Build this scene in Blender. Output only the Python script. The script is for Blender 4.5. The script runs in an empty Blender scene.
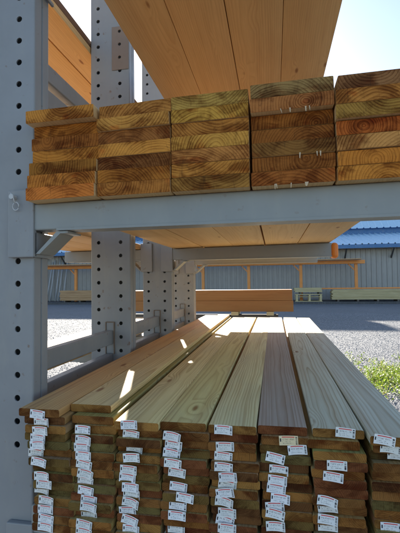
import bpy, bmesh, math, random
from mathutils import Vector, Matrix

# ------------------------------------------------------------------ camera, sky, sun, exposure
sc = bpy.context.scene
COL = sc.collection
H = 1.5                                   # eye height; heights below are given relative to the eye

yaw, pitch, roll = math.radians(10.45), math.radians(2.2), math.radians(0.7)
F = Vector((-math.sin(yaw) * math.cos(pitch), math.cos(yaw) * math.cos(pitch), math.sin(pitch)))
R0 = F.cross(Vector((0, 0, 1))).normalized()
U0 = R0.cross(F)
R1 = math.cos(roll) * R0 - math.sin(roll) * U0
U1 = math.cos(roll) * U0 + math.sin(roll) * R0
cam_data = bpy.data.cameras.new('camera')
cam = bpy.data.objects.new('camera', cam_data)
COL.objects.link(cam)
cam.matrix_world = Matrix(((R1.x, U1.x, -F.x, 0), (R1.y, U1.y, -F.y, 0), (R1.z, U1.z, -F.z, H), (0, 0, 0, 1)))
cam_data.sensor_fit = 'HORIZONTAL'
cam_data.sensor_width = 36.0
cam_data.lens = 36.0
cam_data.clip_start = 0.05
cam_data.clip_end = 3000
sc.camera = cam

SUN_AZ, SUN_EL = math.radians(-17.0), math.radians(23.5)   # left of +Y, height
world = bpy.data.worlds.new('World')
sc.world = world
world.use_nodes = True
wn = world.node_tree
sky = wn.nodes.new('ShaderNodeTexSky')
sky.sky_type = 'NISHITA'
sky.sun_disc = False
sky.sun_elevation = SUN_EL
sky.sun_rotation = SUN_AZ
sky.air_density = 1.0
sky.dust_density = 0.7
sky.ozone_density = 1.2
wn.links.new(sky.outputs[0], wn.nodes['Background'].inputs[0])
wn.nodes['Background'].inputs[1].default_value = 0.072
sund = bpy.data.lights.new('sun', 'SUN')
sund.energy = 5.0
sund.angle = math.radians(0.53)
sund.color = (1.0, 0.93, 0.82)
sun = bpy.data.objects.new('sun', sund)
COL.objects.link(sun)
sdir = Vector((math.sin(SUN_AZ) * math.cos(SUN_EL), math.cos(SUN_AZ) * math.cos(SUN_EL), math.sin(SUN_EL)))
sun.rotation_euler = sdir.to_track_quat('Z', 'Y').to_euler()
sun.location = (0, 0, 30)
sc.view_settings.view_transform = 'Standard'
sc.view_settings.look = 'None'
sc.view_settings.exposure = 1.95
sc.view_settings.gamma = 1.0
sc.view_settings.use_curve_mapping = False
sc.render.engine = 'CYCLES'
sc.cycles.use_denoising = True
sc.cycles.max_bounces = 10
sc.cycles.diffuse_bounces = 7
sc.cycles.glossy_bounces = 4
sc.cycles.caustics_reflective = False
sc.cycles.caustics_refractive = False

rnd = random.Random(7)

# ------------------------------------------------------------------ helpers
def mesh_obj(name, verts, faces, mat=None, parent=None, smooth=False, mats=None, mat_idx=None):
    me = bpy.data.meshes.new(name)
    me.from_pydata([tuple(v) for v in verts], [], faces)
    for m in (mats or ([mat] if mat else [])):
        me.materials.append(m)
    if mat_idx:
        for p, k in zip(me.polygons, mat_idx):
            p.material_index = k
    if smooth:
        for p in me.polygons:
            p.use_smooth = True
    me.update()
    o = bpy.data.objects.new(name, me)
    COL.objects.link(o)
    if parent is not None:
        o.parent = parent
        o.matrix_parent_inverse = Matrix.Identity(4)
    return o

def empty(name, loc=(0, 0, 0)):
    o = bpy.data.objects.new(name, None)
    o.empty_display_size = 0.1
    o.location = loc
    COL.objects.link(o)
    return o

def tag(o, label=None, cat=None, group=None, kind=None):
    if label: o['label'] = label
    if cat: o['category'] = cat
    if group: o['group'] = group
    if kind: o['kind'] = kind
    return o

class MB:
    """collects shapes of ONE piece"""
    def __init__(s):
        s.v, s.f = [], []
    def add(s, verts, faces):
        n = len(s.v)
        s.v += [tuple(v) for v in verts]
        s.f += [tuple(i + n for i in f) for f in faces]
    def box(s, x0, x1, y0, y1, z0, z1):
        s.add([(x0, y0, z0), (x1, y0, z0), (x1, y1, z0), (x0, y1, z0), (x0, y0, z1), (x1, y0, z1), (x1, y1, z1), (x0, y1, z1)],
              [(0, 3, 2, 1), (4, 5, 6, 7), (0, 1, 5, 4), (1, 2, 6, 5), (2, 3, 7, 6), (3, 0, 4, 7)])
    def rbox(s, x0, x1, y0, y1, z0, z1, b=0.004, seg=2):
        bm = bmesh.new()
        bmesh.ops.create_cube(bm, size=1)
        for v in bm.verts:
            v.co = Vector((x0 + (v.co.x + .5) * (x1 - x0), y0 + (v.co.y + .5) * (y1 - y0), z0 + (v.co.z + .5) * (z1 - z0)))
        bmesh.ops.bevel(bm, geom=bm.edges[:], offset=b, segments=seg, affect='EDGES', profile=.5)
        bm.verts.index_update()
        s.add([v.co[:] for v in bm.verts], [tuple(v.index for v in f.verts) for f in bm.faces])
        bm.free()
    def prism(s, pts, axis, a0, a1):
        """pts: outline in the two other axes (in order), extruded along axis"""
        def P(p, a):
            return {'x': (a, p[0], p[1]), 'y': (p[0], a, p[1]), 'z': (p[0], p[1], a)}[axis]
        n = len(pts)
        s.add([P(p, a0) for p in pts] + [P(p, a1) for p in pts],
              [tuple(range(n))[::-1], tuple(range(n, 2 * n))] + [(i, (i + 1) % n, n + (i + 1) % n, n + i) for i in range(n)])
    def tube(s, path, r, n=8, cap=True):
        path = [Vector(p) for p in path]
        rings = []
        for i, p in enumerate(path):
            d = (path[min(i + 1, len(path) - 1)] - path[max(i - 1, 0)]).normalized()
            a = d.cross(Vector((0.31, 0.17, 0.93)))
            if a.length < .05: a = d.cross(Vector((1, 0, 0)))
            a.normalize(); b = d.cross(a)
            rings.append([p + r * (math.cos(2 * math.pi * k / n) * a + math.sin(2 * math.pi * k / n) * b) for k in range(n)])
        v = [q for ring in rings for q in ring]
        f = []
        for i in range(len(path) - 1):
            for k in range(n):
                f.append((i * n + k, i * n + (k + 1) % n, (i + 1) * n + (k + 1) % n, (i + 1) * n + k))
        if cap:
            f += [tuple(range(n))[::-1], tuple(range((len(path) - 1) * n, len(path) * n))]
        s.add(v, f)
    def panel(s, P, W, Z0, Z1, ucols, zs, r, half, inward, lip=.004):
        """upright sheet with real round holes; P(u, z, d) gives the point, d = depth behind the face"""
        n = 16
        us = [0.0]
        for u in ucols:
            us += [u - half, u + half]
        us.append(W)
        zs = sorted(z for z in zs if Z0 + half < z < Z1 - half)
        for k in range(len(us) - 1):
            ua, ub = us[k], us[k + 1]
            if k % 2 == 0:
                s.add([P(ua, Z0, 0), P(ub, Z0, 0), P(ub, Z1, 0), P(ua, Z1, 0)], [(0, 1, 2, 3)])
                continue
            uc = (ua + ub) / 2
            zz = Z0
            for zc in zs:
                s.add([P(ua, zz, 0), P(ub, zz, 0), P(ub, zc - half, 0), P(ua, zc - half, 0)], [(0, 1, 2, 3)])
                vv, ff = [], []
                for i in range(n):
                    a = 2 * math.pi * (i + .5) / n
                    c, q = math.cos(a), math.sin(a)
                    m = half / max(abs(c), abs(q))
                    vv += [P(uc + r * c, zc + r * q, 0), P(uc + m * c, zc + m * q, 0), P(uc + r * c, zc + r * q, lip)]
                for i in range(n):
                    j = (i + 1) % n
                    ff += [(3 * i, 3 * i + 1, 3 * j + 1, 3 * j), (3 * i + 2, 3 * i, 3 * j, 3 * j + 2)]
                for sgn_c, sgn_s in ((1, 1), (-1, 1), (-1, -1), (1, -1)):
                    vv.append(P(uc + half * sgn_c, zc + half * sgn_s, 0))
                base = 3 * n
                for q4, (i, j) in enumerate(((1, 2), (5, 6), (9, 10), (13, 14))):
                    ff.append((3 * i + 1, base + q4, 3 * j + 1))
                s.add(vv, ff)
                zz = zc + half
            s.add([P(ua, zz, 0), P(ub, zz, 0), P(ub, Z1, 0), P(ua, Z1, 0)], [(0, 1, 2, 3)])
    def build(s, name, mat, parent=None, smooth=False):
        return mesh_obj(name, s.v, s.f, mat, parent, smooth)

# ------------------------------------------------------------------ materials
def new_mat(name):
    m = bpy.data.materials.new(name)
    m.use_nodes = True
    nt = m.node_tree
    return m, nt, nt.nodes['Principled BSDF']

class NT:
    def __init__(s, nt):
        s.nt = nt
    def n(s, t, **kw):
        o = s.nt.nodes.new(t)
        for k, v in kw.items():
            setattr(o, k, v)
        return o
    def inp(s, node, i, v):
        if isinstance(v, bpy.types.NodeSocket):
            s.nt.links.new(v, node.inputs[i])
        elif v is not None:
            node.inputs[i].default_value = v
    def math(s, op, a, b=None, c=None, clamp=False):
        o = s.n('ShaderNodeMath', operation=op, use_clamp=clamp)
        s.inp(o, 0, a); s.inp(o, 1, b); s.inp(o, 2, c)
        return o.outputs[0]
    def vmath(s, op, a, b=None, scale=None):
        o = s.n('ShaderNodeVectorMath', operation=op)
        s.inp(o, 0, a)
        if b is not None: s.inp(o, 1, b)
        if scale is not None: s.inp(o, 3, scale)
        return o.outputs[1] if op in ('LENGTH', 'DISTANCE', 'DOT_PRODUCT') else o.outputs[0]
    def noise(s, vec, scale, detail=3, rough=.55, dist=0, color=False):
        o = s.n('ShaderNodeTexNoise')
        s.inp(o, 'Vector', vec); s.inp(o, 'Scale', scale); s.inp(o, 'Detail', detail); s.inp(o, 'Roughness', rough); s.inp(o, 'Distortion', dist)
        return o.outputs[1 if color else 0]
    def vor(s, vec, scale, feature='F1', out='Distance', rnd_=1.0):
        o = s.n('ShaderNodeTexVoronoi', feature=feature)
        s.inp(o, 'Vector', vec); s.inp(o, 'Scale', scale); s.inp(o, 'Randomness', rnd_)
        return o.outputs[out]
    def ramp(s, fac, stops, interp='LINEAR'):
        o = s.n('ShaderNodeValToRGB')
        o.color_ramp.interpolation = interp
        el = o.color_ramp.elements
        while len(el) < len(stops): el.new(.5)
        for e, (p, c) in zip(el, stops):
            e.position = p
            e.color = (c, c, c, 1) if isinstance(c, (int, float)) else tuple(c) + (1,)
        s.inp(o, 0, fac)
        return o.outputs[0]
    def mix(s, fac, a, b, blend='MIX'):
        o = s.n('ShaderNodeMix', data_type='RGBA', blend_type=blend)
        s.inp(o, 0, fac)
        for i, v in ((6, a), (7, b)):
            if isinstance(v, (tuple, list)): v = tuple(v)[:3] + (1,)
            s.inp(o, i, v)
        return o.outputs[2]
    def sep(s, v):
        o = s.n('ShaderNodeSeparateXYZ'); s.inp(o, 0, v); return o.outputs
    def comb(s, x, y, z):
        o = s.n('ShaderNodeCombineXYZ'); s.inp(o, 0, x); s.inp(o, 1, y); s.inp(o, 2, z); return o.outputs[0]
    def bump(s, h, strength, dist):
        o = s.n('ShaderNodeBump'); s.inp(o, 'Height', h); s.inp(o, 'Strength', strength); s.inp(o, 'Distance', dist); return o.outputs[0]

def wood_mat(name, ring, end=False, knots=True, contrast=.6, warp=.015, pith=(.3, .16), dark=(.52, .38, .24), gray=0.0, streak=.2):
    """solid timber: growth rings round a pith that lies somewhere near the board; Object colour = the board's own colour"""
    m, nt, bs = new_mat(name)
    g = NT(nt)
    co = g.n('ShaderNodeTexCoord').outputs['Object']
    oi = g.n('ShaderNodeObjectInfo')
    w = g.n('ShaderNodeTexWhiteNoise', noise_dimensions='1D')
    g.inp(w, 'W', g.math('MULTIPLY', oi.outputs['Random'], 917.3))
    r1, r2, r3 = g.sep(w.outputs['Color'])
    seed = g.vmath('SCALE', w.outputs['Color'], scale=37.0)
    x, y, z = g.sep(co)
    x = g.math('ADD', x, g.math('MULTIPLY', g.math('SUBTRACT', r1, .5), pith[0]))
    zo = g.math('MULTIPLY', g.math('SUBTRACT', r2, .5), pith[1])
    z = g.math('ADD', z, zo)
    x = g.math('ADD', x, g.math('MULTIPLY', y, g.math('MULTIPLY', g.math('SUBTRACT', r3, .5), .035)))
    z = g.math('ADD', z, g.math('MULTIPLY', y, g.math('MULTIPLY', g.math('SUBTRACT', r1, .5), .03)))
    st = g.vmath('ADD', g.vmath('MULTIPLY', co, (6, 1.1, 6)), seed)
    wv = g.noise(st, 1.0, 2, .5, color=True)
    wv = g.vmath('SCALE', g.vmath('SUBTRACT', wv, (.5, .5, .5)), scale=warp * 2)
    p = g.vmath('ADD', g.comb(x, 0, z), g.vmath('MULTIPLY', wv, (1, 0, 1)))
    r = g.vmath('LENGTH', p)
    ringc = g.math('DIVIDE', r, ring)
    # uneven year widths
    ringc = g.math('ADD', ringc, g.math('MULTIPLY', g.noise(g.comb(g.math('MULTIPLY', ringc, .35), r3, r1), 1.0, 2), 2.2))
    kn = None
    if knots:
        kv = g.vmath('ADD', g.vmath('MULTIPLY', co, (7.0, 2.1, 2.0)), seed)
        kd = g.vor(kv, 1.0)
        kn = g.ramp(kd, [(0.0, 1.0), (.045, 1.0), (.085, 0.0)])
        sw = g.ramp(kd, [(0.0, 1.0), (.32, 0.0)], 'EASE')
        ringc = g.math('ADD', ringc, g.math('MULTIPLY', sw, 2.6))
    fr = g.math('FRACT', ringc)
    late = g.ramp(fr, [(0.0, .15), (.35, .12), (.72, .6), (.88, 1.0), (.97, .55), (1.0, .15)])
    base = oi.outputs['Color']
    fib = g.noise(g.vmath('ADD', g.vmath('MULTIPLY', co, (330, 7 if not end else 330, 330)), seed), 1.0, 3, .6)
    blot = g.noise(g.vmath('ADD', g.vmath('MULTIPLY', co, (7, 1.5, 9)), seed), 1.0, 4, .6)
    if end:
        base = g.n('ShaderNodeAttribute', attribute_type='OBJECT', attribute_name='end_colour').outputs['Color']
    cmod = g.ramp(g.noise(g.vmath('ADD', g.vmath('MULTIPLY', co, (9, .6, 14)), seed), 1.0, 3), [(.3, .35), (.65, 1.0)])
    col = g.mix(g.math('MULTIPLY', late, g.math('MULTIPLY', cmod, contrast)), base, g.mix(1.0, base, dark, 'MULTIPLY'))
    col = g.mix(g.ramp(blot, [(.35, 0.0), (.75, .55 if end else .28)]), col, g.mix(1.0, col, (.66, .54, .44), 'MULTIPLY'))
    col = g.mix(g.ramp(fib, [(.3, .3), (.7, 0.0)]), col, g.mix(1.0, col, (.62, .55, .48), 'MULTIPLY'))
    sk = g.noise(g.vmath('ADD', g.vmath('MULTIPLY', co, (26, .9, 26)), seed), 1.0, 3, .6)
    col = g.mix(g.math('MULTIPLY', g.ramp(sk, [(.5, 0.0), (.72, 1.0)]), 0.0 if end else streak), col, g.mix(1.0, col, (.62, .42, .26), 'MULTIPLY'))
    if gray:
        gn = g.noise(g.vmath('ADD', g.vmath('MULTIPLY', co, (9, 2, 9)), seed), .8, 4)
        col = g.mix(g.math('MULTIPLY', g.ramp(gn, [(.45, 0.0), (.7, 1.0)]), gray), col, (.33, .34, .27))
    if kn is not None:
        col = g.mix(g.math('MULTIPLY', kn, .85), col, g.mix(1.0, base, (.32, .17, .09), 'MULTIPLY'))
    if end:   # dark saw burn and weather stains in patches
        sb = g.noise(g.vmath('ADD', g.vmath('MULTIPLY', co, (11, 1, 17)), seed), 1.0, 5, .65, .6)
        col = g.mix(g.ramp(sb, [(.46, 0.0), (.60, .75)]), col, g.mix(1.0, col, (.36, .26, .20), 'MULTIPLY'))
        col = g.mix(g.ramp(sb, [(.30, .35), (.46, 0.0)]), col, g.mix(1.0, col, (1.35, 1.3, 1.15), 'MULTIPLY'))
    if end:   # saw scorch and reddish heartwood
        hb = g.noise(g.vmath('ADD', g.vmath('MULTIPLY', co, (16, 2, 26)), seed), 1.0, 2)
        col = g.mix(g.ramp(hb, [(.58, 0.0), (.72, .6)]), col, g.mix(1.0, col, (.8, .42, .26), 'MULTIPLY'))
        sc_ = g.noise(g.vmath('ADD', g.vmath('MULTIPLY', co, (60, 1, 700)), seed), 1.0, 2)
        col = g.mix(g.ramp(sc_, [(.5, 0.0), (.8, .35)]), col, g.mix(1.0, col, (.5, .42, .36), 'MULTIPLY'))
        # split checks
        ck = g.noise(g.vmath('ADD', g.vmath('MULTIPLY', co, (38, 1, 3)), seed), 1.0, 1)
        col = g.mix(g.ramp(g.math('ABSOLUTE', g.math('SUBTRACT', ck, .5)), [(0, .35), (.008, 0.0)]), col, (.03, .018, .01))
    nt.links.new(col, bs.inputs['Base Color'])
    g.inp(bs, 'Roughness', g.math('ADD', .55 if not end else .8, g.math('MULTIPLY', fib, .2)))
    bs.inputs['Specular IOR Level'].default_value = .3 if not end else .12
    hgt = g.math('ADD', g.math('MULTIPLY', late, .4), g.math('MULTIPLY', fib, 1.0))
    nt.links.new(g.bump(hgt, .5 if end else .35, .0009 if not end else .0012), bs.inputs['Normal'])
    return m

M = {}
M['deck_face'] = wood_mat('deck_board_face', .0105, contrast=.85, warp=.018, pith=(.14, .13), dark=(.52, .37, .22), gray=.2, streak=.45)
M['deck_end'] = wood_mat('deck_board_end', .0050, end=True, knots=False, contrast=.7, warp=.006, pith=(.2, .16), dark=(.42, .28, .16))
M['plank_face'] = wood_mat('plank_face', .010, contrast=.38, warp=.02, pith=(.3, .2), dark=(.60, .40, .24))
M['plank_end'] = wood_mat('plank_end', .0092, end=True, knots=False, contrast=1.0, warp=.02, pith=(.17, .30), dark=(.27, .15, .08))

def paint_mat(name, c, rust=.5, rough=.45, var=.12):
    m, nt, bs = new_mat(name)
    g = NT(nt)
    co = g.n('ShaderNodeTexCoord').outputs['Object']
    n1 = g.noise(co, 3.0, 5, .65)
    n2 = g.noise(g.vmath('MULTIPLY', co, (18, 18, 4)), 1.0, 4, .6)
    n3 = g.noise(co, 28.0, 3, .55)
    col = g.mix(g.ramp(n1, [(.3, 0.0), (.75, var * 3)]), c, [k * .72 for k in c])
    col = g.mix(g.ramp(n2, [(.52, 0.0), (.8, .35)]), col, (.34, .33, .29))
    col = g.mix(g.math('MULTIPLY', g.ramp(n3, [(.67, 0.0), (.74, 1.0)]), rust), col, (.16, .075, .03))
    nt.links.new(col, bs.inputs['Base Color'])
    g.inp(bs, 'Roughness', g.ramp(n1, [(.3, rough - .1), (.7, rough + .15)]))
    bs.inputs['Specular IOR Level'].default_value = .4
    nt.links.new(g.bump(g.noise(co, 160, 3), .12, .001), bs.inputs['Normal'])
    return m

M['grey'] = paint_mat('grey_painted_steel', (.27, .275, .282), rust=.6, var=.2)
M['grey_arm'] = paint_mat('grey_arm_steel', (.28, .29, .28), rust=.25)
M['rusty'] = paint_mat('rusty_edge', (.20, .14, .10), rust=.6, rough=.75)
M['brown_plate'] = paint_mat('stained_brown_plate', (.235, .17, .13), rust=.7, rough=.6)
M['zinc'] = paint_mat('zinc_wire', (.5, .5, .5), rust=.0, rough=.3)
M['orange'] = paint_mat('orange_painted_steel', (.80, .30, .07), rust=.12, rough=.5)
M['orange_cap'] = paint_mat('orange_plastic', (.75, .20, .02), rust=.0, rough=.45)
M['siding'] = paint_mat('grey_metal_siding', (.37, .355, .335), rust=.0, rough=.5, var=.08)
M['blue_roof'] = paint_mat('blue_metal_roof', (.50, .68, .82), rust=.0, rough=.34, var=.06)
M['blue_dark'] = paint_mat('blue_fascia', (.05, .16, .36), rust=.0, rough=.4, var=.05)
M['dark_steel'] = paint_mat('dark_steel', (.06, .06, .065), rust=.2, rough=.6)
M['pole'] = paint_mat('pale_pole', (.42, .43, .45), rust=.0, rough=.5)

def simple_wood(name, c, c2):
    m, nt, bs = new_mat(name)
    g = NT(nt)
    co = g.n('ShaderNodeTexCoord').outputs['Object']
    n = g.noise(g.vmath('MULTIPLY', co, (1.2, 14, 14)), 1.0, 4)
    nt.links.new(g.mix(g.ramp(n, [(.3, 0.0), (.7, 1.0)]), c, c2), bs.inputs['Base Color'])
    bs.inputs['Roughness'].default_value = .75
    return m
M['far_green_wood'] = simple_wood('treated_lumber', (.60, .50, .28), (.46, .37, .19))
M['far_brown_wood'] = simple_wood('brown_lumber', (.52, .32, .16), (.40, .23, .11))
M['dark_wood'] = simple_wood('weathered_timber', (.14, .12, .10), (.08, .07, .06))

def tag_mat():
    m, nt, bs = new_mat('printed_tag')
    g = NT(nt)
    u, v, _ = g.sep(g.n('ShaderNodeUVMap').outputs[0])
    oi = g.n('ShaderNodeObjectInfo')
    def band(x, a, b):
        return g.math('MULTIPLY', g.math('GREATER_THAN', x, a), g.math('LESS_THAN', x, b))
    def rect(a, b, c, d):
        return g.math('MULTIPLY', band(u, a, b), band(v, c, d))
    rz_ = g.math('MULTIPLY', oi.outputs['Random'], 83.0)
    red = rect(.16, .82, .80, .90)
    blk = rect(.04, .11, .38, .72)
    bars = g.math('MULTIPLY', rect(.87, .96, .1, .9), g.math('GREATER_THAN', g.noise(g.comb(0, g.math('MULTIPLY', v, 26), rz_), 1.0, 0), .47))
    t1 = g.math('MULTIPLY', rect(.16, .80, .52, .70), g.math('GREATER_THAN', g.noise(g.comb(g.math('MULTIPLY', u, 42), g.math('MULTIPLY', v, 6), rz_), 1.0, 1), .50))
    t2 = g.math('MULTIPLY', rect(.16, .72, .16, .26), g.math('GREATER_THAN', g.noise(g.comb(g.math('MULTIPLY', u, 45), 3, rz_), 1.0, 1), .50))
    t3 = g.math('MULTIPLY', rect(.16, .60, .34, .42), g.math('GREATER_THAN', g.noise(g.comb(g.math('MULTIPLY', u, 45), 9, rz_), 1.0, 1), .52))
    ink = g.math('MAXIMUM', g.math('MAXIMUM', blk, bars), g.math('MAXIMUM', g.math('MULTIPLY', t1, .5), g.math('MULTIPLY', g.math('MAXIMUM', t2, t3), .55)))
    col = g.mix(ink, oi.outputs['Color'], (.04, .04, .045))
    col = g.mix(red, col, (.62, .06, .05))
    nt.links.new(col, bs.inputs['Base Color'])
    bs.inputs['Roughness'].default_value = .45
    return m
M['tag'] = tag_mat()

def ground_mat():
    m, nt, bs = new_mat('gravel_ground')
    g = NT(nt)
    co = g.n('ShaderNodeTexCoord').outputs['Object']
    vo = g.n('ShaderNodeTexVoronoi'); g.inp(vo, 'Vector', co); g.inp(vo, 'Scale', 48.0)
    cc = g.ramp(g.sep(vo.outputs['Color'])[0], [(0, (.145, .15, .165)), (.5, (.205, .21, .222)), (1, (.30, .30, .305))])
    big = g.noise(co, .35, 5, .6)
    cc = g.mix(g.ramp(big, [(.35, 0.0), (.7, .5)]), cc, (.15, .149, .147))
    cc = g.mix(g.ramp(vo.outputs['Distance'], [(.35, 0.0), (.65, .55)]), cc, (.08, .08, .08))
    nt.links.new(cc, bs.inputs['Base Color'])
    bs.inputs['Roughness'].default_value = .9
    nt.links.new(g.bump(g.math('MULTIPLY', vo.outputs['Distance'], -1.0), .9, .014), bs.inputs['Normal'])
    return m
M['ground'] = ground_mat()

def stone_mat():
    m, nt, bs = new_mat('gravel_stones')
    g = NT(nt)
    geo = g.n('ShaderNodeNewGeometry')
    nt.links.new(g.ramp(geo.outputs['Random Per Island'], [(0, (.16, .165, .18)), (.5, (.27, .275, .288)), (.85, (.36, .36, .36)), (1, (.50, .49, .47))]), bs.inputs['Base Color'])
    bs.inputs['Roughness'].default_value = .85
    return m
M['stone'] = stone_mat()

def leaf_mat():
    m, nt, bs = new_mat('weed_leaf')
    g = NT(nt)
    geo = g.n('ShaderNodeNewGeometry')
    col = g.ramp(geo.outputs['Random Per Island'], [(0, (.10, .16, .015)), (.5, (.22, .32, .03)), (.85, (.34, .40, .05)), (1, (.38, .28, .12))])
    nt.links.new(col, bs.inputs['Base Color'])
    bs.inputs['Roughness'].default_value = .5
    tr = g.n('ShaderNodeBsdfTranslucent'); nt.links.new(col, tr.inputs[0])
    mx = g.n('ShaderNodeMixShader'); mx.inputs[0].default_value = .45
    nt.links.new(bs.outputs[0], mx.inputs[1]); nt.links.new(tr.outputs[0], mx.inputs[2])
    nt.links.new(mx.outputs[0], nt.nodes['Material Output'].inputs[0])
    return m
M['leaf'] = leaf_mat()

# ------------------------------------------------------------------ ground
gnd = mesh_obj('ground', [(-900, -900, 0), (900, -900, 0), (900, 900, 0), (-900, 900, 0)], [(0, 1, 2, 3)], M['ground'])
tag(gnd, kind='structure')

# loose stones where the gravel lies near enough to show them
V, Fc = [], []
def add_stone(x, y, s):
    n = len(V)
    base = [(1, 0, 0), (-1, 0, 0), (0, 1, 0), (0, -1, 0), (0, 0, 1), (0, 0, -.4)]
    a = rnd.uniform(0, 6.28); c, q = math.cos(a), math.sin(a)
    ex, ey, ez = s * rnd.uniform(.7, 1.3), s * rnd.uniform(.6, 1.1), s * rnd.uniform(.3, .6)
    for bx, by, bz in base:
        bx, by, bz = bx * ex * rnd.uniform(.75, 1.25), by * ey * rnd.uniform(.75, 1.25), bz * ez
        V.append((x + c * bx - q * by + rnd.uniform(-.2, .2) * s, y + q * bx + c * by, bz + .002))
    for f in ((0, 2, 4), (2, 1, 4), (1, 3, 4), (3, 0, 4), (2, 0, 5), (1, 2, 5), (3, 1, 5), (0, 3, 5)):
        Fc.append(tuple(i + n for i in f))
for i in range(46000):
    y = 4.0 + 15.0 * rnd.random() ** 1.7
    x = rnd.uniform(.12 * y - .3, .46 * y + .6)
    add_stone(x, y, rnd.uniform(.005, .013) * (1 + y * .02))
for i in range(12000):
    add_stone(rnd.uniform(-2.5, 4.5), rnd.uniform(.6, 6.0), rnd.uniform(.005, .013))
for i in range(14000):
    y = 3.0 + 14.0 * rnd.random() ** 1.5
    x = rnd.uniform(-.75 * y, -.35 * y)
    add_stone(x, y, rnd.uniform(.006, .014) * (1 + y * .02))
tag(mesh_obj('gravel', V, Fc, M['stone']), kind='stuff')

# weeds on the gravel to the right of the boards
V, Fc = [], []
def add_leaf(x, y, z, s):
    n = len(V)
    a = rnd.uniform(0, 6.28); t = rnd.uniform(.1, 1.1)
    d = Vector((math.cos(a) * math.cos(t), math.sin(a) * math.cos(t), math.sin(t)))
    w = Vector((-math.sin(a), math.cos(a), rnd.uniform(-.3, .3))) * s * .32
    p = Vector((x, y, z))
    V.extend([p, p + d * s * .5 + w, p + d * s + Vector((0, 0, -.15 * s)), p + d * s * .5 - w])
    Fc.append((n, n + 1, n + 2, n + 3))
def weed_density(x, y):
    u, v = (x - 1.62) / .62, (y - 6.75) / 1.15
    return math.exp(-(u * u + v * v) * 1.1)
cl = []
while len(cl) < 480:
    x, y = rnd.uniform(.9, 3.4), rnd.uniform(4.6, 8.3)
    edge = 1.0 if x > .21 * y + .02 else .0
    dens = math.exp(-(((y - (6.55 + .12 * (x - 1.6))) / .62) ** 2)) * edge + .06
    if rnd.random() < dens:
        cl.append((x, y))
for x, y in cl:
    hh = rnd.uniform(.03, .12)
    for k in range(rnd.randint(16, 34)):
        q = rnd.random()
        add_leaf(x + rnd.gauss(0, .055), y + rnd.gauss(0, .055), .005 + hh * q, rnd.uniform(.02, .05))
    if rnd.random() < .25:
        for k in range(6):
            a = rnd.uniform(0, 6.28)
            n = len(V); b = Vector((x + rnd.gauss(0, .03), y + rnd.gauss(0, .03), 0)); l = rnd.uniform(.08, .2)
            t = b + Vector((math.cos(a) * .06, math.sin(a) * .06, l))
            V.extend([b + Vector((.003, 0, 0)), b - Vector((.003, 0, 0)), t]); Fc.append((n, n + 1, n + 2))
weeds = mesh_obj('weeds', V, Fc, M['leaf'])
tag(weeds, 'low patch of bright green weeds growing in the gravel', 'weeds', kind='stuff')

# ------------------------------------------------------------------ building across the yard
YB = 29.6
def ribbed(x0, x1, pitch, depth, z_of, flat=.62):
    """list of (x, offset) of a trapezoid-ribbed sheet"""
    pts = []
    x = x0
    while x < x1 - 1e-6:
        pts += [(x, 0), (x + pitch * flat, 0), (x + pitch * (flat + .1), depth), (x + pitch * .9, depth)]
        x += pitch
    pts.append((x1, 0))
    return pts
bld = empty('warehouse', (0, YB, 0))
tag(bld, 'long grey metal-sided warehouse with a blue ribbed metal roof across the yard', 'building')
BX0, BX1 = -34.0, 26.0
p = ribbed(BX0, BX1, .34, -.06, None)
v = [(x, d, .0) for x, d in p] + [(x, d, 4.05) for x, d in p]
n = len(p)
mesh_obj('wall', v, [(i, i + 1, n + i + 1, n + i) for i in range(n - 1)], M['siding'], bld)
mb = MB(); mb.box(BX0, BX0 + .1, .06, 16, 0, 4.0); mb.box(BX1 - .1, BX1, .06, 16, 0, 4.0); mb.build('end_wall', M['siding'], bld)
# lean-to roof: eave at -0.7 (in front of the wall), rising to the upper wall
EY, EZ, TY, TZ = -.85, 3.93, 4.6, 5.22
p = ribbed(BX0 - .3, BX1 + .3, .42, .07, None, .7)
v = [(x, EY, EZ + d) for x, d in p] + [(x, TY, TZ + d) for x, d in p]
n = len(p)
mesh_obj('roof', v, [(i, i + 1, n + i + 1, n + i) for i in range(n - 1)], M['blue_roof'], bld)
mb = MB(); mb.box(BX0 - .3, BX1 + .3, EY - .03, EY - .002, EZ - .26, EZ - .005); mb.build('fascia', M['blue_dark'], bld)
mb = MB(); mb.box(BX0 - .2, BX1 + .2, EY, -.04, EZ - .25, EZ - .22); mb.build('soffit', M['siding'], bld)
x = -31.7
while x < 25:
    mb = MB()
    mb.prism([(-.06, 3.0), (-.06, 3.12), (EY + .06, EZ - .28), (EY - .0, EZ - .28)], 'x', x, x + .09)
    mb.build('eave_brace', M['dark_steel'], bld)
    x += 3.05
mb = MB(); mb.box(BX0, BX1, TY, TY + .2, 4.6, 5.75); mb.build('upper_wall', M['blue_dark'], bld)
p = ribbed(BX0 - .3, BX1 + .3, .5, .07, None, .7)
v = [(x, TY - .5, 5.62 + d) for x, d in p] + [(x, TY + 8.6, 12.4 + d) for x, d in p] + [(x, TY + 18, 5.6 + d) for x, d in p]
n = len(p)
mesh_obj('shadow_raised_roof', v, [(i, i + 1, n + i + 1, n + i) for i in range(n - 1)] + [(n + i, n + i + 1, 2 * n + i + 1, 2 * n + i) for i in range(n - 1)], M['blue_roof'], bld)  # ridge height made up, raised so the roof shadow reaches further over the yard
mb = MB(); mb.box(-14, -5.3, TY + 7.6, TY + 9.6, 11.4, 13.35); mb.build('ridge_shadow_block', M['siding'], bld)  # unseen box added on the ridge to lengthen part of the yard shadow

tag(mesh_obj('kerb_strip', *(lambda b: (b.v, b.f))((lambda b: (b.box(BX0, BX1, 26.4, YB - .05, -.05, .13), b)[1])(MB())), mat=paint_mat('dark_concrete', (.085, .085, .09), rust=0, rough=.85)), kind='structure')

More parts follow.
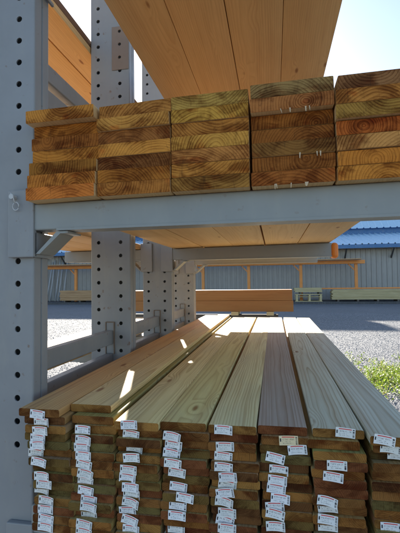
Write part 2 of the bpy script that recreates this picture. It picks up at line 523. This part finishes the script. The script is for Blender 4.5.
# orange cantilever rack along the building
orr = empty('orange_rack', (0, 28.3, .13))
tag(orr, 'long orange steel storage rack standing against the grey warehouse wall', 'rack')
for x in (-18.2, -14.85, -11.5, -8.3, -5.0, -1.74, 1.82, 5.42):
    mb = MB(); mb.rbox(x - .1, x + .1, -.08, .08, 0, 2.48, .01); mb.build('post', M['orange'], orr)
    mb = MB(); mb.prism([(x - .1, 2.1), (x - .1, 2.0), (x - .55, 2.47), (x - .45, 2.47)], 'y', -.04, .04)
    mb.build('brace', M['orange'], orr)
mb = MB(); mb.rbox(-17.3, 5.95, -.28, .10, 2.46, 2.70, .01); mb.build('beam', M['orange'], orr)
mb = MB(); mb.rbox(3.05, 13.0, -.5, -.35, .78, .87, .01); mb.build('lower_beam', M['orange'], orr)
mb = MB(); mb.rbox(-17.2, 5.6, -1.0, -.3, 2.71, 2.77, .01); mb.build('shelf_board', M['far_brown_wood'], orr)

def bundle(name, x0, x1, y0, y1, z0, z1, rows, label, mat, bunk=True, gap=.006):
    o = empty(name, ((x0 + x1) / 2, y0, z0))
    tag(o, label, 'lumber bundle')
    L = (x1 - x0) / 2
    hgt = (z1 - z0 - .12) / rows
    for i in range(rows):
        mb = MB()
        y = 0
        mb.rbox(-L + rnd.uniform(-.05, .05), L + rnd.uniform(-.05, .05), rnd.uniform(-.015, .015), y1 - y0, .12 + i * hgt + gap / 2, .12 + (i + 1) * hgt - gap / 2, .008, 1)
        mb.build('board_layer', mat, o)
    xx = -L + .3
    while xx < L:
        mb = MB(); mb.box(xx, xx + .12, .02, y1 - y0 - .02, 0, .12); mb.build('dunnage', M['dark_wood'], o)
        xx += 1.2
    return o
bundle('lumber_bundle', 3.68, 10.6, 26.9, 28.0 - .2, .132, .89, 8, 'long pale green lumber bundle with the orange rail just above it', M['far_green_wood'])
bundle('lumber_bundle', 1.33, 3.06, 26.9, 27.8, .62, 1.03, 3, 'short pale lumber bundle stacked on a pallet left of the long green bundle', M['far_green_wood'])
pal = empty('pallet', (2.2, 26.9, .13))
tag(pal, 'wooden pallet under the short lumber bundle', 'pallet')
for k in range(2):
    for yy in (.0, .32, .64):
        mb = MB(); mb.box(-.86, .86, yy, yy + .14, .0 + .3 * k, .03 + .3 * k); mb.build('deck_slat', M['far_green_wood'], pal)
for xx in (-.8, 0, .7):
    for yy in (.0, .64):
        mb = MB(); mb.box(xx, xx + .12, yy + .01, yy + .13, .03, .30); mb.build('block', M['far_green_wood'], pal)
for yy in (.0, .32, .64):
    mb = MB(); mb.box(-.86, .86, yy, yy + .14, .44, .486); mb.build('deck_slat', M['far_green_wood'], pal)
for xx in (-.8, 0, .7):
    mb = MB(); mb.box(xx, xx + .12, .01, .77, .331, .439); mb.build('bearer', M['far_green_wood'], pal)
bundle('lumber_bundle', -15.4, -9.2, 26.9, 27.8, .132, .98, 6, 'brown lumber bundle under the orange rack seen beside the front steel post', M['far_brown_wood'])
for k, x in enumerate((-18.6, -18.25, -17.95, -17.5, -17.2, -16.75, -16.5, -16.1)):
    mb = MB(); mb.tube([(x, 28.6, .13), (x + rnd.uniform(-.06, .06), 29.45, 3.3 + rnd.uniform(-.3, .3))], .055, 8)
    o = mb.build('pole', M['pole'], None, True)
    tag(o, '%s pale pole from the left leaning on the wall left of the orange rack' % ('first', 'second', 'third', 'fourth', 'fifth', 'sixth', 'seventh', 'eighth')[k], 'pole', 'poles leaning on the warehouse wall')

# ------------------------------------------------------------------ steel rack
rack = empty('lumber_rack', (-1.02, 1.40, 0))
tag(rack, 'grey steel lumber rack with punched posts, side rails and long shelf arms', 'rack')
RO = Vector((-1.02, 1.40, 0))
PX0, PX1 = -1.150, -.885
PD = .10
POSTS = (1.36, 2.39, 3.42, 4.42)
PZ1 = H + 2.9
def rel(mb):
    mb.v = [(a - RO.x, b - RO.y, c - RO.z) for a, b, c in mb.v]
    return mb
hole_phase = (1.025, 1.18 - .0857 * 2 + .017, 1.03, 1.01)
for k, y0 in enumerate(POSTS):
    mb = MB()
    c = .007
    W = PX1 - PX0 - 2 * c
    zs = [H + hole_phase[k] + .0853 * j for j in range(-40, 40)]
    if k == 0: zs = [z for z in zs if z > H - .62]
    mb.panel(lambda u, z, d: (PX0 + c + u, y0 + d, z), W, .012, PZ1, [PX0 * 0 + (-1.098 - PX0 - c), (-.950 - PX0 - c)], zs, .0118, .018, True, lip=.005)
    mb.panel(lambda u, z, d: (PX1 - c - u, y0 + PD - d, z), W, .012, PZ1, [.052 - c, .199 - c], zs, .0118, .018, True, lip=.005)
    prof = []
    def corner(cx, cy, a0):
        return [(cx + c * math.cos(a0 + t * math.pi / 6), cy + c * math.sin(a0 + t * math.pi / 6)) for t in range(4)]
    right = corner(PX1 - c, y0 + c, -math.pi / 2) + [(PX1, y0 + .046), (PX1 - .005, y0 + .048), (PX1 - .005, y0 + .054), (PX1, y0 + .056)] + corner(PX1 - c, y0 + PD - c, 0)
    left = [(PX0 + PX1 - a, b) for a, b in right][::-1]
    for prf in (right, left):
        n = len(prf)
        mb.add([(a, b, .012) for a, b in prf] + [(a, b, PZ1) for a, b in prf], [(i, i + 1, n + i + 1, n + i) for i in range(n - 1)])
    mb.add([(PX0 + c, y0, PZ1), (PX1 - c, y0, PZ1), (PX1 - c, y0 + PD, PZ1), (PX0 + c, y0 + PD, PZ1)], [(0, 1, 2, 3)])
    post = rel(mb).build('post', M['grey'], rack)
    mb = MB(); mb.rbox(PX0 - .06, PX1 + .06, y0 - .06, y0 + PD + .06, 0, .012, .002, 1)
    rel(mb).build('base_plate', M['grey'], post)
    if k == 0:
        post['label'] = 'nearest punched steel post at the left edge'
    if k == 1:
        mb = MB()
        mb.panel(lambda u, z, d: (-1.002 + u, y0 - .004 + d, z), .114, H + 1.37, H + 1.655, [.052], zs, .0105, .018, True, lip=.006)
        pl = rel(mb).build('stained_plate', M['brown_plate'], post)
        pl['label'] = 'brown stained plate on the second post'

SL = .0105
MID, TOPZ, LOW = H + .297, H + 1.26, H - .80
def arm(k, top, x_end, side=1, clip=True, plate=(.055, .10), label=None, brace=True):
    y0 = POSTS[k]
    root_x = PX1 if side > 0 else PX0
    hgt = .098
    mb = MB()
    a, b = sorted((root_x + side * .003, x_end))
    mb.rbox(a, b, y0 - .016, y0 + .06, top - hgt, top, .006, 3)
    # thin bottom lip of the folded channel
    mb.box(a + .1, b - .002, y0 - .019, y0 + .062, top - hgt - .004, top - hgt + .005)
    if side > 0 and abs(top - MID) < .02:      # the loaded arms slope up a little to their tips
        mb.v = [(q[0], q[1], q[2] + SL * (q[0] - PX1) * (1.0 if q[2] > top - .05 else .25)) for q in mb.v]
    A = rel(mb).build('arm', M['grey_arm'], rack)
    if label: A['label'] = label
    # connector plates wrapped round the post
    mb = MB()
    e = .092
    xa, xb = (root_x - e, root_x + .014) if side > 0 else (root_x - .014, root_x + e)
    mb.rbox(xa, xb, y0 - .024, y0 - .0015, top - hgt - plate[1], top + plate[0], .004, 2)
    if side > 0:
        mb.rbox(xb - .0105, xb, y0 - .012, y0 + PD + .015, top - hgt - max(plate[1], .02), top - hgt - .006, .002, 1)
    rel(mb).build('connector_plate', M['grey'], A)
    # folded brace plate under the arm
    mb = MB()
    x1, x2 = root_x + side * .016, root_x + side * .105
    za, zb = top - hgt - plate[1] + .012, top - hgt - .006
    t = .010
    mb.prism([(x1, za), (x1 + side * t * 1.6, za), (x2 + side * t, zb - .008), (x2 + side * (t + .03), zb - .008), (x2 + side * (t + .03), zb), (x2 - side * .004, zb)], 'y', y0 - .012, y0 + PD - .01)
    if brace: rel(mb).build('brace_plate', M['grey_arm'], A)
    if clip:
        xp, zp = -.948, top + .027
        mb = MB()
        mb.tube([(xp, y0 - .023, zp), (xp, y0 - .046, zp)], .0095, 14)
        pin = rel(mb).build('lock_pin', M['zinc'], A, False)
        mb = MB()
        pts = [(xp - .004, y0 - .043, zp + .014), (xp + .006, y0 - .045, zp + .002), (xp + .011, y0 - .044, zp - .016)]
        for t in range(13):
            an = math.radians(110 - t * 29)
            pts.append((xp + .013 + .0125 * math.cos(an), y0 - .036, zp - .036 + .015 * math.sin(an)))
        mb.tube(pts, .0022, 6)
        rel(mb).build('hairpin_clip', M['zinc'], A, True)
    return A, A
a0, _ = arm(0, MID, .47, label='nearest grey shelf arm under the plank stacks')
a2, _ = arm(2, MID - .005, .475, clip=False)
a3, _ = arm(3, MID - .005, .46, clip=False)
for k in (2, 3):
    arm(k, MID - .005, -1.9, side=-1, clip=False)
    arm(k, TOPZ - .002, .43, clip=False)
    arm(k, H + 1.503, -2.0, side=-1, clip=False)
    arm(k, LOW - .002, .46, clip=False)
    arm(k, H - .62, -1.85, side=-1, clip=False)
arm(0, TOPZ - .002, .43, clip=False, plate=(.055, .0), brace=False)
arm(0, LOW - .002, .46, clip=False, plate=(-.065, .10))
# orange end cap on the second arm
mb = MB()
y0 = POSTS[2]
mb.rbox(.462, .522, y0 - .03, y0 + .075, MID - .118, MID + .012, .028, 5)
rel(mb).build('end_cap', M['orange_cap'], a2, True)

# side rails between the posts, with their hook plates
for (z0, z1) in ((-.383, -.297), (-.530, -.442), (.926, 1.010), (.802, .890)):
    for k in range(3):
        ya, yb = POSTS[k] + PD + .003, POSTS[k + 1] - .006
        mb = MB()
        mb.rbox(-1.05, -1.0, ya, yb, H + z0, H + z1, .006, 3)
        rl = rel(mb).build('side_rail', M['grey'], rack)
        if z0 in (-.383, .802):
            mb = MB()
            zt = H + z1 + (.052 if z0 < 0 else .02)
            zb = zt - .20
            y = POSTS[k + 1]
            mb.rbox(-1.045, -.995, y - .0055, y - .0015, zb + .004, zt - .004, .001, 1)
            hp = rel(mb).build('hook_plate', M['grey'], rl)
            mb = MB()
            mb.box(-1.049, -1.0451, y - .012, y - .0015, zb, zt)
            mb.box(-.9949, -.990, y - .012, y - .0015, zb, zt)
            mb.box(-1.0449, -.9951, y - .012, y - .0015, zt - .0035, zt + .0015)
            rel(mb).build('rim', M['rusty'], hp)

# ------------------------------------------------------------------ boards
def board_mesh(name, w, t, L, rad, face_mat, end_mat, seg=3, bow=0.0):
    """a rounded timber section, drawn out along +Y from the near end at y = 0"""
    prof = []
    for (cx, cz, a0) in ((w / 2 - rad, -t / 2 + rad, -90), (w / 2 - rad, t / 2 - rad, 0), (-w / 2 + rad, t / 2 - rad, 90), (-w / 2 + rad, -t / 2 + rad, 180)):
        for q in range(seg + 1):
            a = math.radians(a0 + 90 * q / seg)
            prof.append((cx + rad * math.cos(a), cz + rad * math.sin(a)))
    n = len(prof)
    ys = [0, .0008, L / 3, 2 * L / 3, L - .0008, L]
    v, f, mi = [], [], []
    for i, y in enumerate(ys):
        sh = .0008 if i in (0, len(ys) - 1) else 0
        for x, z in prof:
            kx, kz = 1 - sh * 2 / w, 1 - sh * 2 / t
            v.append((x * kx + bow * math.sin(math.pi * y / L), y, z * kz))
    for i in range(len(ys) - 1):
        for k in range(n):
            f.append((i * n + k, (i + 1) * n + k, (i + 1) * n + (k + 1) % n, i * n + (k + 1) % n)); mi.append(1 if i in (0, len(ys) - 2) else 0)
    f.append(tuple(range(n))); mi.append(1)
    f.append(tuple(range((len(ys) - 1) * n, len(ys) * n))[::-1]); mi.append(1)
    me = bpy.data.meshes.new(name)
    me.from_pydata(v, [], f)
    me.materials.append(face_mat); me.materials.append(end_mat)
    for p, k in zip(me.polygons, mi):
        p.material_index = k
        p.use_smooth = k == 0
    # keep the flat sides flat
    me.update()
    bm = bmesh.new(); bm.from_mesh(me)
    bmesh.ops.recalc_face_normals(bm, faces=bm.faces)
    for e in bm.edges:
        if len(e.link_faces) == 2 and e.link_faces[0].material_index != e.link_faces[1].material_index:
            e.smooth = False
        elif len(e.link_faces) == 2 and e.calc_face_angle(0) > math.radians(25):
            e.smooth = False
    bm.to_mesh(me); bm.free()
    return me

ORD = ['first', 'second', 'third', 'fourth', 'fifth', 'sixth', 'seventh', 'eighth', 'ninth', 'tenth', 'eleventh', 'twelfth', 'thirteenth', 'fourteenth', 'fifteenth']

def srgb(r, g, b, k=1.0):
    f = lambda c: ((c / 255 + .055) / 1.055) ** 2.4 if c > 10 else c / 255 / 12.92
    return (f(r) * k, f(g) * k, f(b) * k)

def put_board(mesh, name, x, y, z, colour, end, label, group, ry=0.0, rz=0.0, rx=0.0):
    o = bpy.data.objects.new(name, mesh)
    COL.objects.link(o)
    o.location = (x, y, z)
    o.rotation_euler = (rx, ry, rz)
    o.color = tuple(colour) + (1,)
    o['end_colour'] = [float(c) for c in end]
    tag(o, label, 'board', group)
    return o

# ---- deck boards on the lower arms
DW, DT, DL = .143, .0252, 3.60
DP = .0262
deck_meshes = [board_mesh('deck_board', DW, DT, DL, .0055, M['deck_face'], M['deck_end'], 3, b) for b in (-.004, .0, .003)]
COLX = [-.802, -.649, -.498, -.348, -.199, -.050, .100, .262]
TOPC = [-.404, -.404] + [-.43] * 6
NC = [15, 15] + [14] * 6
# nearest end of the uppermost boards (from the photograph), then jitter
TOPY = {0: [1.19, 1.2], 1: [1.257, 1.225], 2: [1.192, 1.21], 3: [1.21, 1.20], 4: [1.206, 1.215], 5: [1.222, 1.21], 6: [1.222, 1.205], 7: [1.183, 1.20]}
TOPDX = {0: [-.024, -.010], 1: [-.030, -.008], 2: [0, .006], 3: [-.006, .004], 4: [-.004, 0], 5: [-.006, .004], 6: [.002, -.014], 7: [-.01, 0]}
TOPCOL = [srgb(218, 176, 116), srgb(232, 202, 140), srgb(236, 214, 150), srgb(228, 212, 142), srgb(236, 224, 168), srgb(182, 168, 152), srgb(212, 212, 186), srgb(210, 211, 190)]
CNAME = ['tan', 'honey-brown', 'straw-coloured', 'olive-tinged', 'pale cream-green', 'grey-brown', 'pale grey-green', 'grey-green']
ENDS = [('brown', srgb(138, 96, 52)), ('golden brown', srgb(158, 116, 62)), ('olive-brown', srgb(122, 98, 54)), ('dark brown', srgb(112, 76, 44)), ('reddish brown', srgb(132, 82, 50)), ('green-tinged', srgb(116, 103, 62)), ('amber', srgb(154, 106, 54))]
WT = [[5, 4, 4, 1, 1, 1, 4], [5, 2, 4, 3, 3, 2, 1], [5, 3, 5, 3, 1, 1, 2], [5, 3, 3, 3, 3, 1, 2], [5, 4, 3, 3, 2, 1, 2], [5, 2, 2, 5, 3, 1, 2], [5, 3, 2, 4, 4, 1, 2], [4, 2, 2, 3, 4, 5, 2]]
deck = {}
for c in range(8):
    for r in range(NC[c]):
        en, ec = rnd.choices(ENDS, WT[c])[0]
        if c == 7 and r == 2: en, ec = ENDS[5]
        if c == 0 and r in (4, 10): en, ec = ENDS[5]
        if c == 1 and r in (8, 9): en, ec = ENDS[5]
        if r == 0: en, ec = [ENDS[0], ENDS[1], ENDS[1], ENDS[1], ENDS[1], ENDS[4], ENDS[1], ENDS[1]][c]
        k = rnd.uniform(.85, 1.1)
        ec = tuple(q * k for q in ec)
        if r < 2:
            y, dx = TOPY[c][r], TOPDX[c][r]
        else:
            y, dx = rnd.gauss(1.205, .0075), rnd.uniform(-.006, .006)
        if c == 0 and r > 1: dx += min(r, 10) * .0026 - .01
        col = TOPCOL[c] if r == 0 else tuple(a * rnd.uniform(.7, 1.0) for a in srgb(190, 160, 105))
        x = COLX[c] + DW / 2 + dx
        z = H + TOPC[c] - DT / 2 - r * DP
        stack = '%s deck stack' % ORD[c]
        if c == 7: stack = 'rightmost deck stack'
        if r == 0:
            lab = '%s deck board on top of the %s' % (CNAME[c], stack)
        else:
            lab = '%s deck board, %s from the top in the %s' % (en, ORD[r], stack)
        o = put_board(rnd.choice(deck_meshes), 'deck_board', x, y, z, col, ec, lab, 'deck boards on the lower arms',
                      ry=rnd.uniform(-.004, .004), rz=rnd.uniform(-.0015, .0015))
        deck[c, r] = o

# ---- paper tags stapled to the ends of the deck boards
def tag_mesh(w, h, curl, name):
    nu, nv = 6, 2
    v, f, uv = [], [], []
    for j in range(nv + 1):
        for i in range(nu + 1):
            a, b = i / nu, j / nv
            bend = curl * (abs(a - .42) ** 2) * 4
            v.append((w * (a - .5), -bend - .0008, h * (b - .5)))
            uv.append((a, b))
    for j in range(nv):
        for i in range(nu):
            k = j * (nu + 1) + i
            f.append((k, k + 1, k + nu + 2, k + nu + 1))
    me = bpy.data.meshes.new(name)
    me.from_pydata(v, [], f)
    me.materials.append(M['tag'])
    L = me.uv_layers.new(name='UVMap')
    for p in me.polygons:
        for li in p.loop_indices:
            L.data[li].uv = uv[me.loops[li].vertex_index]
        p.use_smooth = True
    return me
tag_meshes = [tag_mesh(.054, .0275, q, 'price_tag') for q in (.002, .004, .0075)]
def px(ox, oy, s, pts):
    return [(ox + a / s, oy + b / s) for a, b in pts]
TAGS = {
    0: px(20, 400, 4, [(72, 57), (90, 90), (83, 122), (75, 152), (76, 178), (66, 210), (78, 247), (92, 290), (98, 318), (94, 347), (108, 380), (104, 412), (107, 447), (105, 477), (122, 510)]),
    1: px(20, 400, 4, [(254, 118), (257, 158), (250, 188), (256, 221), (258, 257), (266, 293), (264, 323), (265, 365), (278, 402), (276, 425), (278, 468), (259, 495), (258, 525)]),
    2: px(100, 410, 4, [(118, 43), (127, 97), (142, 148), (128, 168), (130, 192), (115, 238), (112, 278), (124, 308), (128, 338), (125, 368), (112, 400), (121, 440), (126, 478)]),
    3: px(100, 410, 4, [(290, 103), (295, 140), (288, 172), (293, 211), (309, 253), (315, 300), (340, 332), (312, 350), (293, 382), (309, 418), (306, 465), (316, 490)]),
    4: px(180, 410, 4, [(174, 78), (180, 145), (174, 184), (175, 226), (192, 267), (190, 298), (181, 329), (178, 362), (189, 411), (181, 440), (188, 466), (195, 490)]),
    5: px(250, 410, 4, [(154, 120), (189, 154), (101, 190), (115, 244), (110, 287), (105, 320), (121, 355), (99, 385), (101, 412), (102, 463)]),
    6: px(310, 410, 4.33, [(152, 87), (116, 239), (100, 299), (73, 380), (75, 420), (76, 455), (76, 490), (75, 522)]),
    7: px(310, 410, 4.33, [(320, 103), (345, 138), (378, 188), (350, 515)]),
}
for c, pts in TAGS.items():
    used = set()
    for (u, v) in pts:
        d = R1 * ((u - 200) / 400) - U1 * ((v - 266.5) / 400) + F
        best = None
        for r in range(NC[c]):
            b = deck[c, r]
            if r in used: continue
            s = b.location.y / d.y
            X, Z = d.x * s, d.z * s + H
            e = abs(Z - b.location.z)
            if best is None or e < best[0]:
                best = (e, r, X, Z)
        e, r, X, Z = best
        if e > .03: continue
        used.add(r)
        b = deck[c, r]
        t = bpy.data.objects.new('price_tag', tag_meshes[rnd.choice((0, 0, 1, 1, 2))])
        COL.objects.link(t)
        t.parent = b
        lx = max(-DW / 2 + .02, min(DW / 2 - .02, X - b.location.x))
        if c == 7: lx = X - b.location.x
        t.location = (lx, -.0012 - .0014 * ((r % 3) == 1), max(-.005, min(.005, Z - b.location.z)))
        t.rotation_euler = (rnd.uniform(-.05, .08), math.radians(rnd.gauss(2.5, 4.5)), rnd.uniform(-.05, .05))
        w = rnd.uniform(.74, .84)
        t.color = (w, w, w * rnd.uniform(.95, 1.02), 1) if not (c == 5 and r == 1) else (.75, .62, .38, 1)

# ---- wide planks on the middle arm
PW, PT, PL = .2605, .0452, 3.74
plank_meshes = [board_mesh('plank', PW, PT, PL, .0035, M['plank_face'], M['plank_end'], 2, b) for b in (-.002, .002)]
PCOLX = [-.865, -.601, -.335, -.069, .196]
PITCH = [.0463, .0462, .0468, .0479, .0486]
PEND = {   # end colours from the top board down, as in the photograph
    0: [(188, 128, 58), (170, 108, 44), (150, 92, 40), (178, 116, 48), (150, 100, 42), (188, 120, 52), (196, 116, 52)],
    1: [(178, 122, 60), (190, 136, 66), (150, 96, 48), (196, 134, 60), (134, 86, 44), (166, 106, 44), (172, 112, 52)],
    2: [(176, 142, 72), (192, 146, 64), (176, 118, 54), (196, 144, 66), (186, 126, 66), (188, 128, 58), (160, 116, 56)],
    3: [(150, 122, 76), (164, 106, 58), (150, 92, 38), (140, 86, 38), (132, 92, 46), (146, 90, 40), (160, 96, 44)],
    4: [(146, 104, 66), (186, 126, 60), (160, 122, 58), (182, 100, 44), (190, 136, 76), (192, 122, 50), (196, 128, 54)],
}
POFF = {   # (sideways shift, near end, tilt) from the top board down
    0: [(-.004, 1.262, -.006), (.006, 1.30, .003), (.002, 1.29, 0), (.005, 1.292, 0), (-.002, 1.28, .004), (-.004, 1.272, 0), (-.004, 1.264, -.012)],
    1: [(.004, 1.285, -.02), (-.002, 1.276, -.018), (.0, 1.285, -.012), (.002, 1.279, -.006), (.0, 1.284, -.003), (.001, 1.276, 0), (.001, 1.274, -.002)],
    2: [(.0, 1.283, -.006), (.0, 1.279, -.005), (.001, 1.284, -.002), (.0, 1.277, -.002), (.001, 1.276, -.004), (.001, 1.277, .0), (.0, 1.277, .0)],
    3: [(.003, 1.272, -.010), (.002, 1.268, -.008), (.002, 1.296, -.002), (.003, 1.294, .0), (.004, 1.278, -.004), (.004, 1.282, .0), (.001, 1.276, .0)],
    4: [(.012, 1.280, -.006), (.004, 1.272, -.004), (.002, 1.268, -.005), (.004, 1.282, -.003), (.004, 1.276, -.006), (.006, 1.281, .0), (.004, 1.276, .002)],
}
planks = {}
for c in range(5):
    for r in range(7):
        k = 6 - r
        dx, y, ry = POFF[c][r]
        x = PCOLX[c] + PW / 2 + .002 + dx
        z = MID + .0008 + PT / 2 + k * PITCH[c] + abs(ry) * .03 + SL * (x - PX1)
        end = tuple(q * 1.22 for q in srgb(*PEND[c][r]))
        col = srgb(228, 192, 138, rnd.uniform(.85, 1.05))
        pos = 'top plank of' if r == 0 else 'bottom plank of' if r == 6 else '%s plank from the top in' % ORD[r]
        st = '%s plank stack from the steel post' % ORD[c] if c < 4 else 'rightmost plank stack on the near arm'
        planks[c, r] = put_board(plank_meshes[(r + c) % 2], 'plank', x, y + .018, z, col, end, '%s the %s' % (pos, st), 'wide planks on the middle arms', ry=ry - SL)
# torn wood fibres hanging from plank ends in the fourth stack
M['splinter'] = simple_wood('torn_fibre', (.62, .47, .30), (.5, .35, .2))
for (u, v, r) in ((162, 181, 1), (200, 183, 1), (263, 183, 1), (278, 182, 1), (240, 346, 4), (308, 346, 4), (322, 342, 4), (145, 462, 6), (205, 460, 6), (267, 456, 6), (140, 462, 6)):
    b = planks[3, r]
    d = R1 * ((240 + u / 4 - 200) / 400) - U1 * ((70 + v / 4 - 266.5) / 400) + F
    q = d * (b.location.y / d.y)
    lx, lz = q.x - b.location.x, -PT / 2 + .001
    L = rnd.uniform(.010, .019); w = rnd.uniform(.0015, .003) if u != 267 else .006
    tx = rnd.uniform(-.004, .004)
    V = [(lx - w, -.0005, lz + .003), (lx + w, -.0005, lz + .003), (lx + w * .4 + tx, -.005, lz - L), (lx - w * .4 + tx, -.005, lz - L * .9),
         (lx - w, .002, lz + .003), (lx + w, .002, lz + .003), (lx + w * .4 + tx, -.0035, lz - L), (lx - w * .4 + tx, -.0035, lz - L * .9)]
    mesh_obj('splinter', V, [(0, 3, 2, 1), (4, 5, 6, 7), (0, 1, 5, 4), (1, 2, 6, 5), (2, 3, 7, 6), (3, 0, 4, 7)], M['splinter'], b)
# ---- planks on the top arms, seen from below
top_mesh = board_mesh('shelf_plank', .2605, .0452, 3.9, .0035, M['plank_face'], M['plank_end'], 2)
for r in range(2):
    for i, xl in enumerate((-.724, -.461, -.196, .067)):
        put_board(top_mesh, 'plank', xl + .131 + r * .004, 1.30 + rnd.uniform(-.03, .03), TOPZ + .001 + PT / 2 + r * .046, srgb(226, 186, 130, (1.0, 1.02, .95, .9)[i]), srgb(180, 120, 60),
                  ('underside of the %s plank from the left on the high shelf' if r == 0 else 'plank lying on the %s underside plank of the high shelf') % ORD[i], 'planks on the high shelf', rz=(-.002, -.001, 0, .001)[i])
# ---- left bay
lt = board_mesh('left_plank', .176, .0452, 3.0, .0035, M['plank_face'], M['plank_end'], 2)
for i in range(3):
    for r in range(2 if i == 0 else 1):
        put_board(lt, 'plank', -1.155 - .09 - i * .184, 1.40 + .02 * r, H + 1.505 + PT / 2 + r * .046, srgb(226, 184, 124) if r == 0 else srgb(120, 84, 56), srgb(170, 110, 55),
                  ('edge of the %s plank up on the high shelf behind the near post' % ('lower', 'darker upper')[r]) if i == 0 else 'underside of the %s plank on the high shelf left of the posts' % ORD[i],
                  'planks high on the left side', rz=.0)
lm = board_mesh('left_wide_plank', .23, .0452, 3.2, .0035, M['plank_face'], M['plank_end'], 2)
for i in range(3):
    put_board(lm, 'plank', -1.17 - .115 - i * .234, 1.5, MID + .0005 + PT / 2, srgb(226, 186, 130), srgb(170, 110, 55),
              'underside of the %s plank left of the posts on the middle arms' % ORD[i], 'planks on the left middle arms')
ll = board_mesh('left_deck_board', .143, .0252, 3.6, .0055, M['deck_face'], M['deck_end'], 3)
for i in range(2):
    for r in range(5):
        put_board(ll, 'deck_board', -1.52 - .072 - i * .148, 1.5, H - .46 - .0126 - r * .0262, srgb(205, 175, 120), srgb(150, 105, 55),
                  'sunlit deck board, %s from the top in the %s stack beyond the side rails' % (ORD[r], ('nearer', 'farther')[i]), 'sunlit deck boards beyond the side rails')

# ---- timbers lying crosswise beyond the deck boards
XY, XZ = 5.62, H - .425
cw = board_mesh('cross_timber', .30, .150, 2.55, .004, M['plank_face'], M['plank_end'], 2)
for r in range(2):
    o = put_board(cw, 'timber', .255 + (.0, -.012)[r], XY + .16 + (.0, .003)[r], XZ + .001 + .0755 + r * .152, srgb(158, 116, 70), srgb(190, 150, 100),
                  '%s of the two brown timbers lying crosswise beyond the deck boards' % ('lower', 'upper')[r], 'timbers lying crosswise', rz=math.radians(90))
for k, x in enumerate((-.55, -.06)):
    mb = MB(); mb.rbox(-.05, .05, -.18, .18, 0, .05, .003, 1)
    o = mb.build('spacer_block', M['far_green_wood']); o.location = (x, XY + .17, XZ - .0505)
    tag(o, 'small wooden spacer block under the crosswise timbers, %s one' % ('left', 'right')[k], 'block', 'spacer blocks')
th = empty('trestle', (-.4, XY + .17, 0))
tag(th, 'low dark timber trestle carrying the crosswise timbers', 'trestle')
mb = MB(); mb.rbox(-1.9, .45, -.07, .07, XZ - .19, XZ - .051, .004, 1); mb.build('top_beam', M['dark_wood'], th)
for x in (-1.7, -.7, .3):
    for s in (-1, 1):
        mb = MB(); mb.prism([(s * .04, XZ - .192), (s * .04 + .07, XZ - .192), (s * .33 + .07, 0), (s * .33, 0)], 'x', x, x + .07); mb.build('leg', M['dark_wood'], th)
print('objects', len(bpy.data.objects))
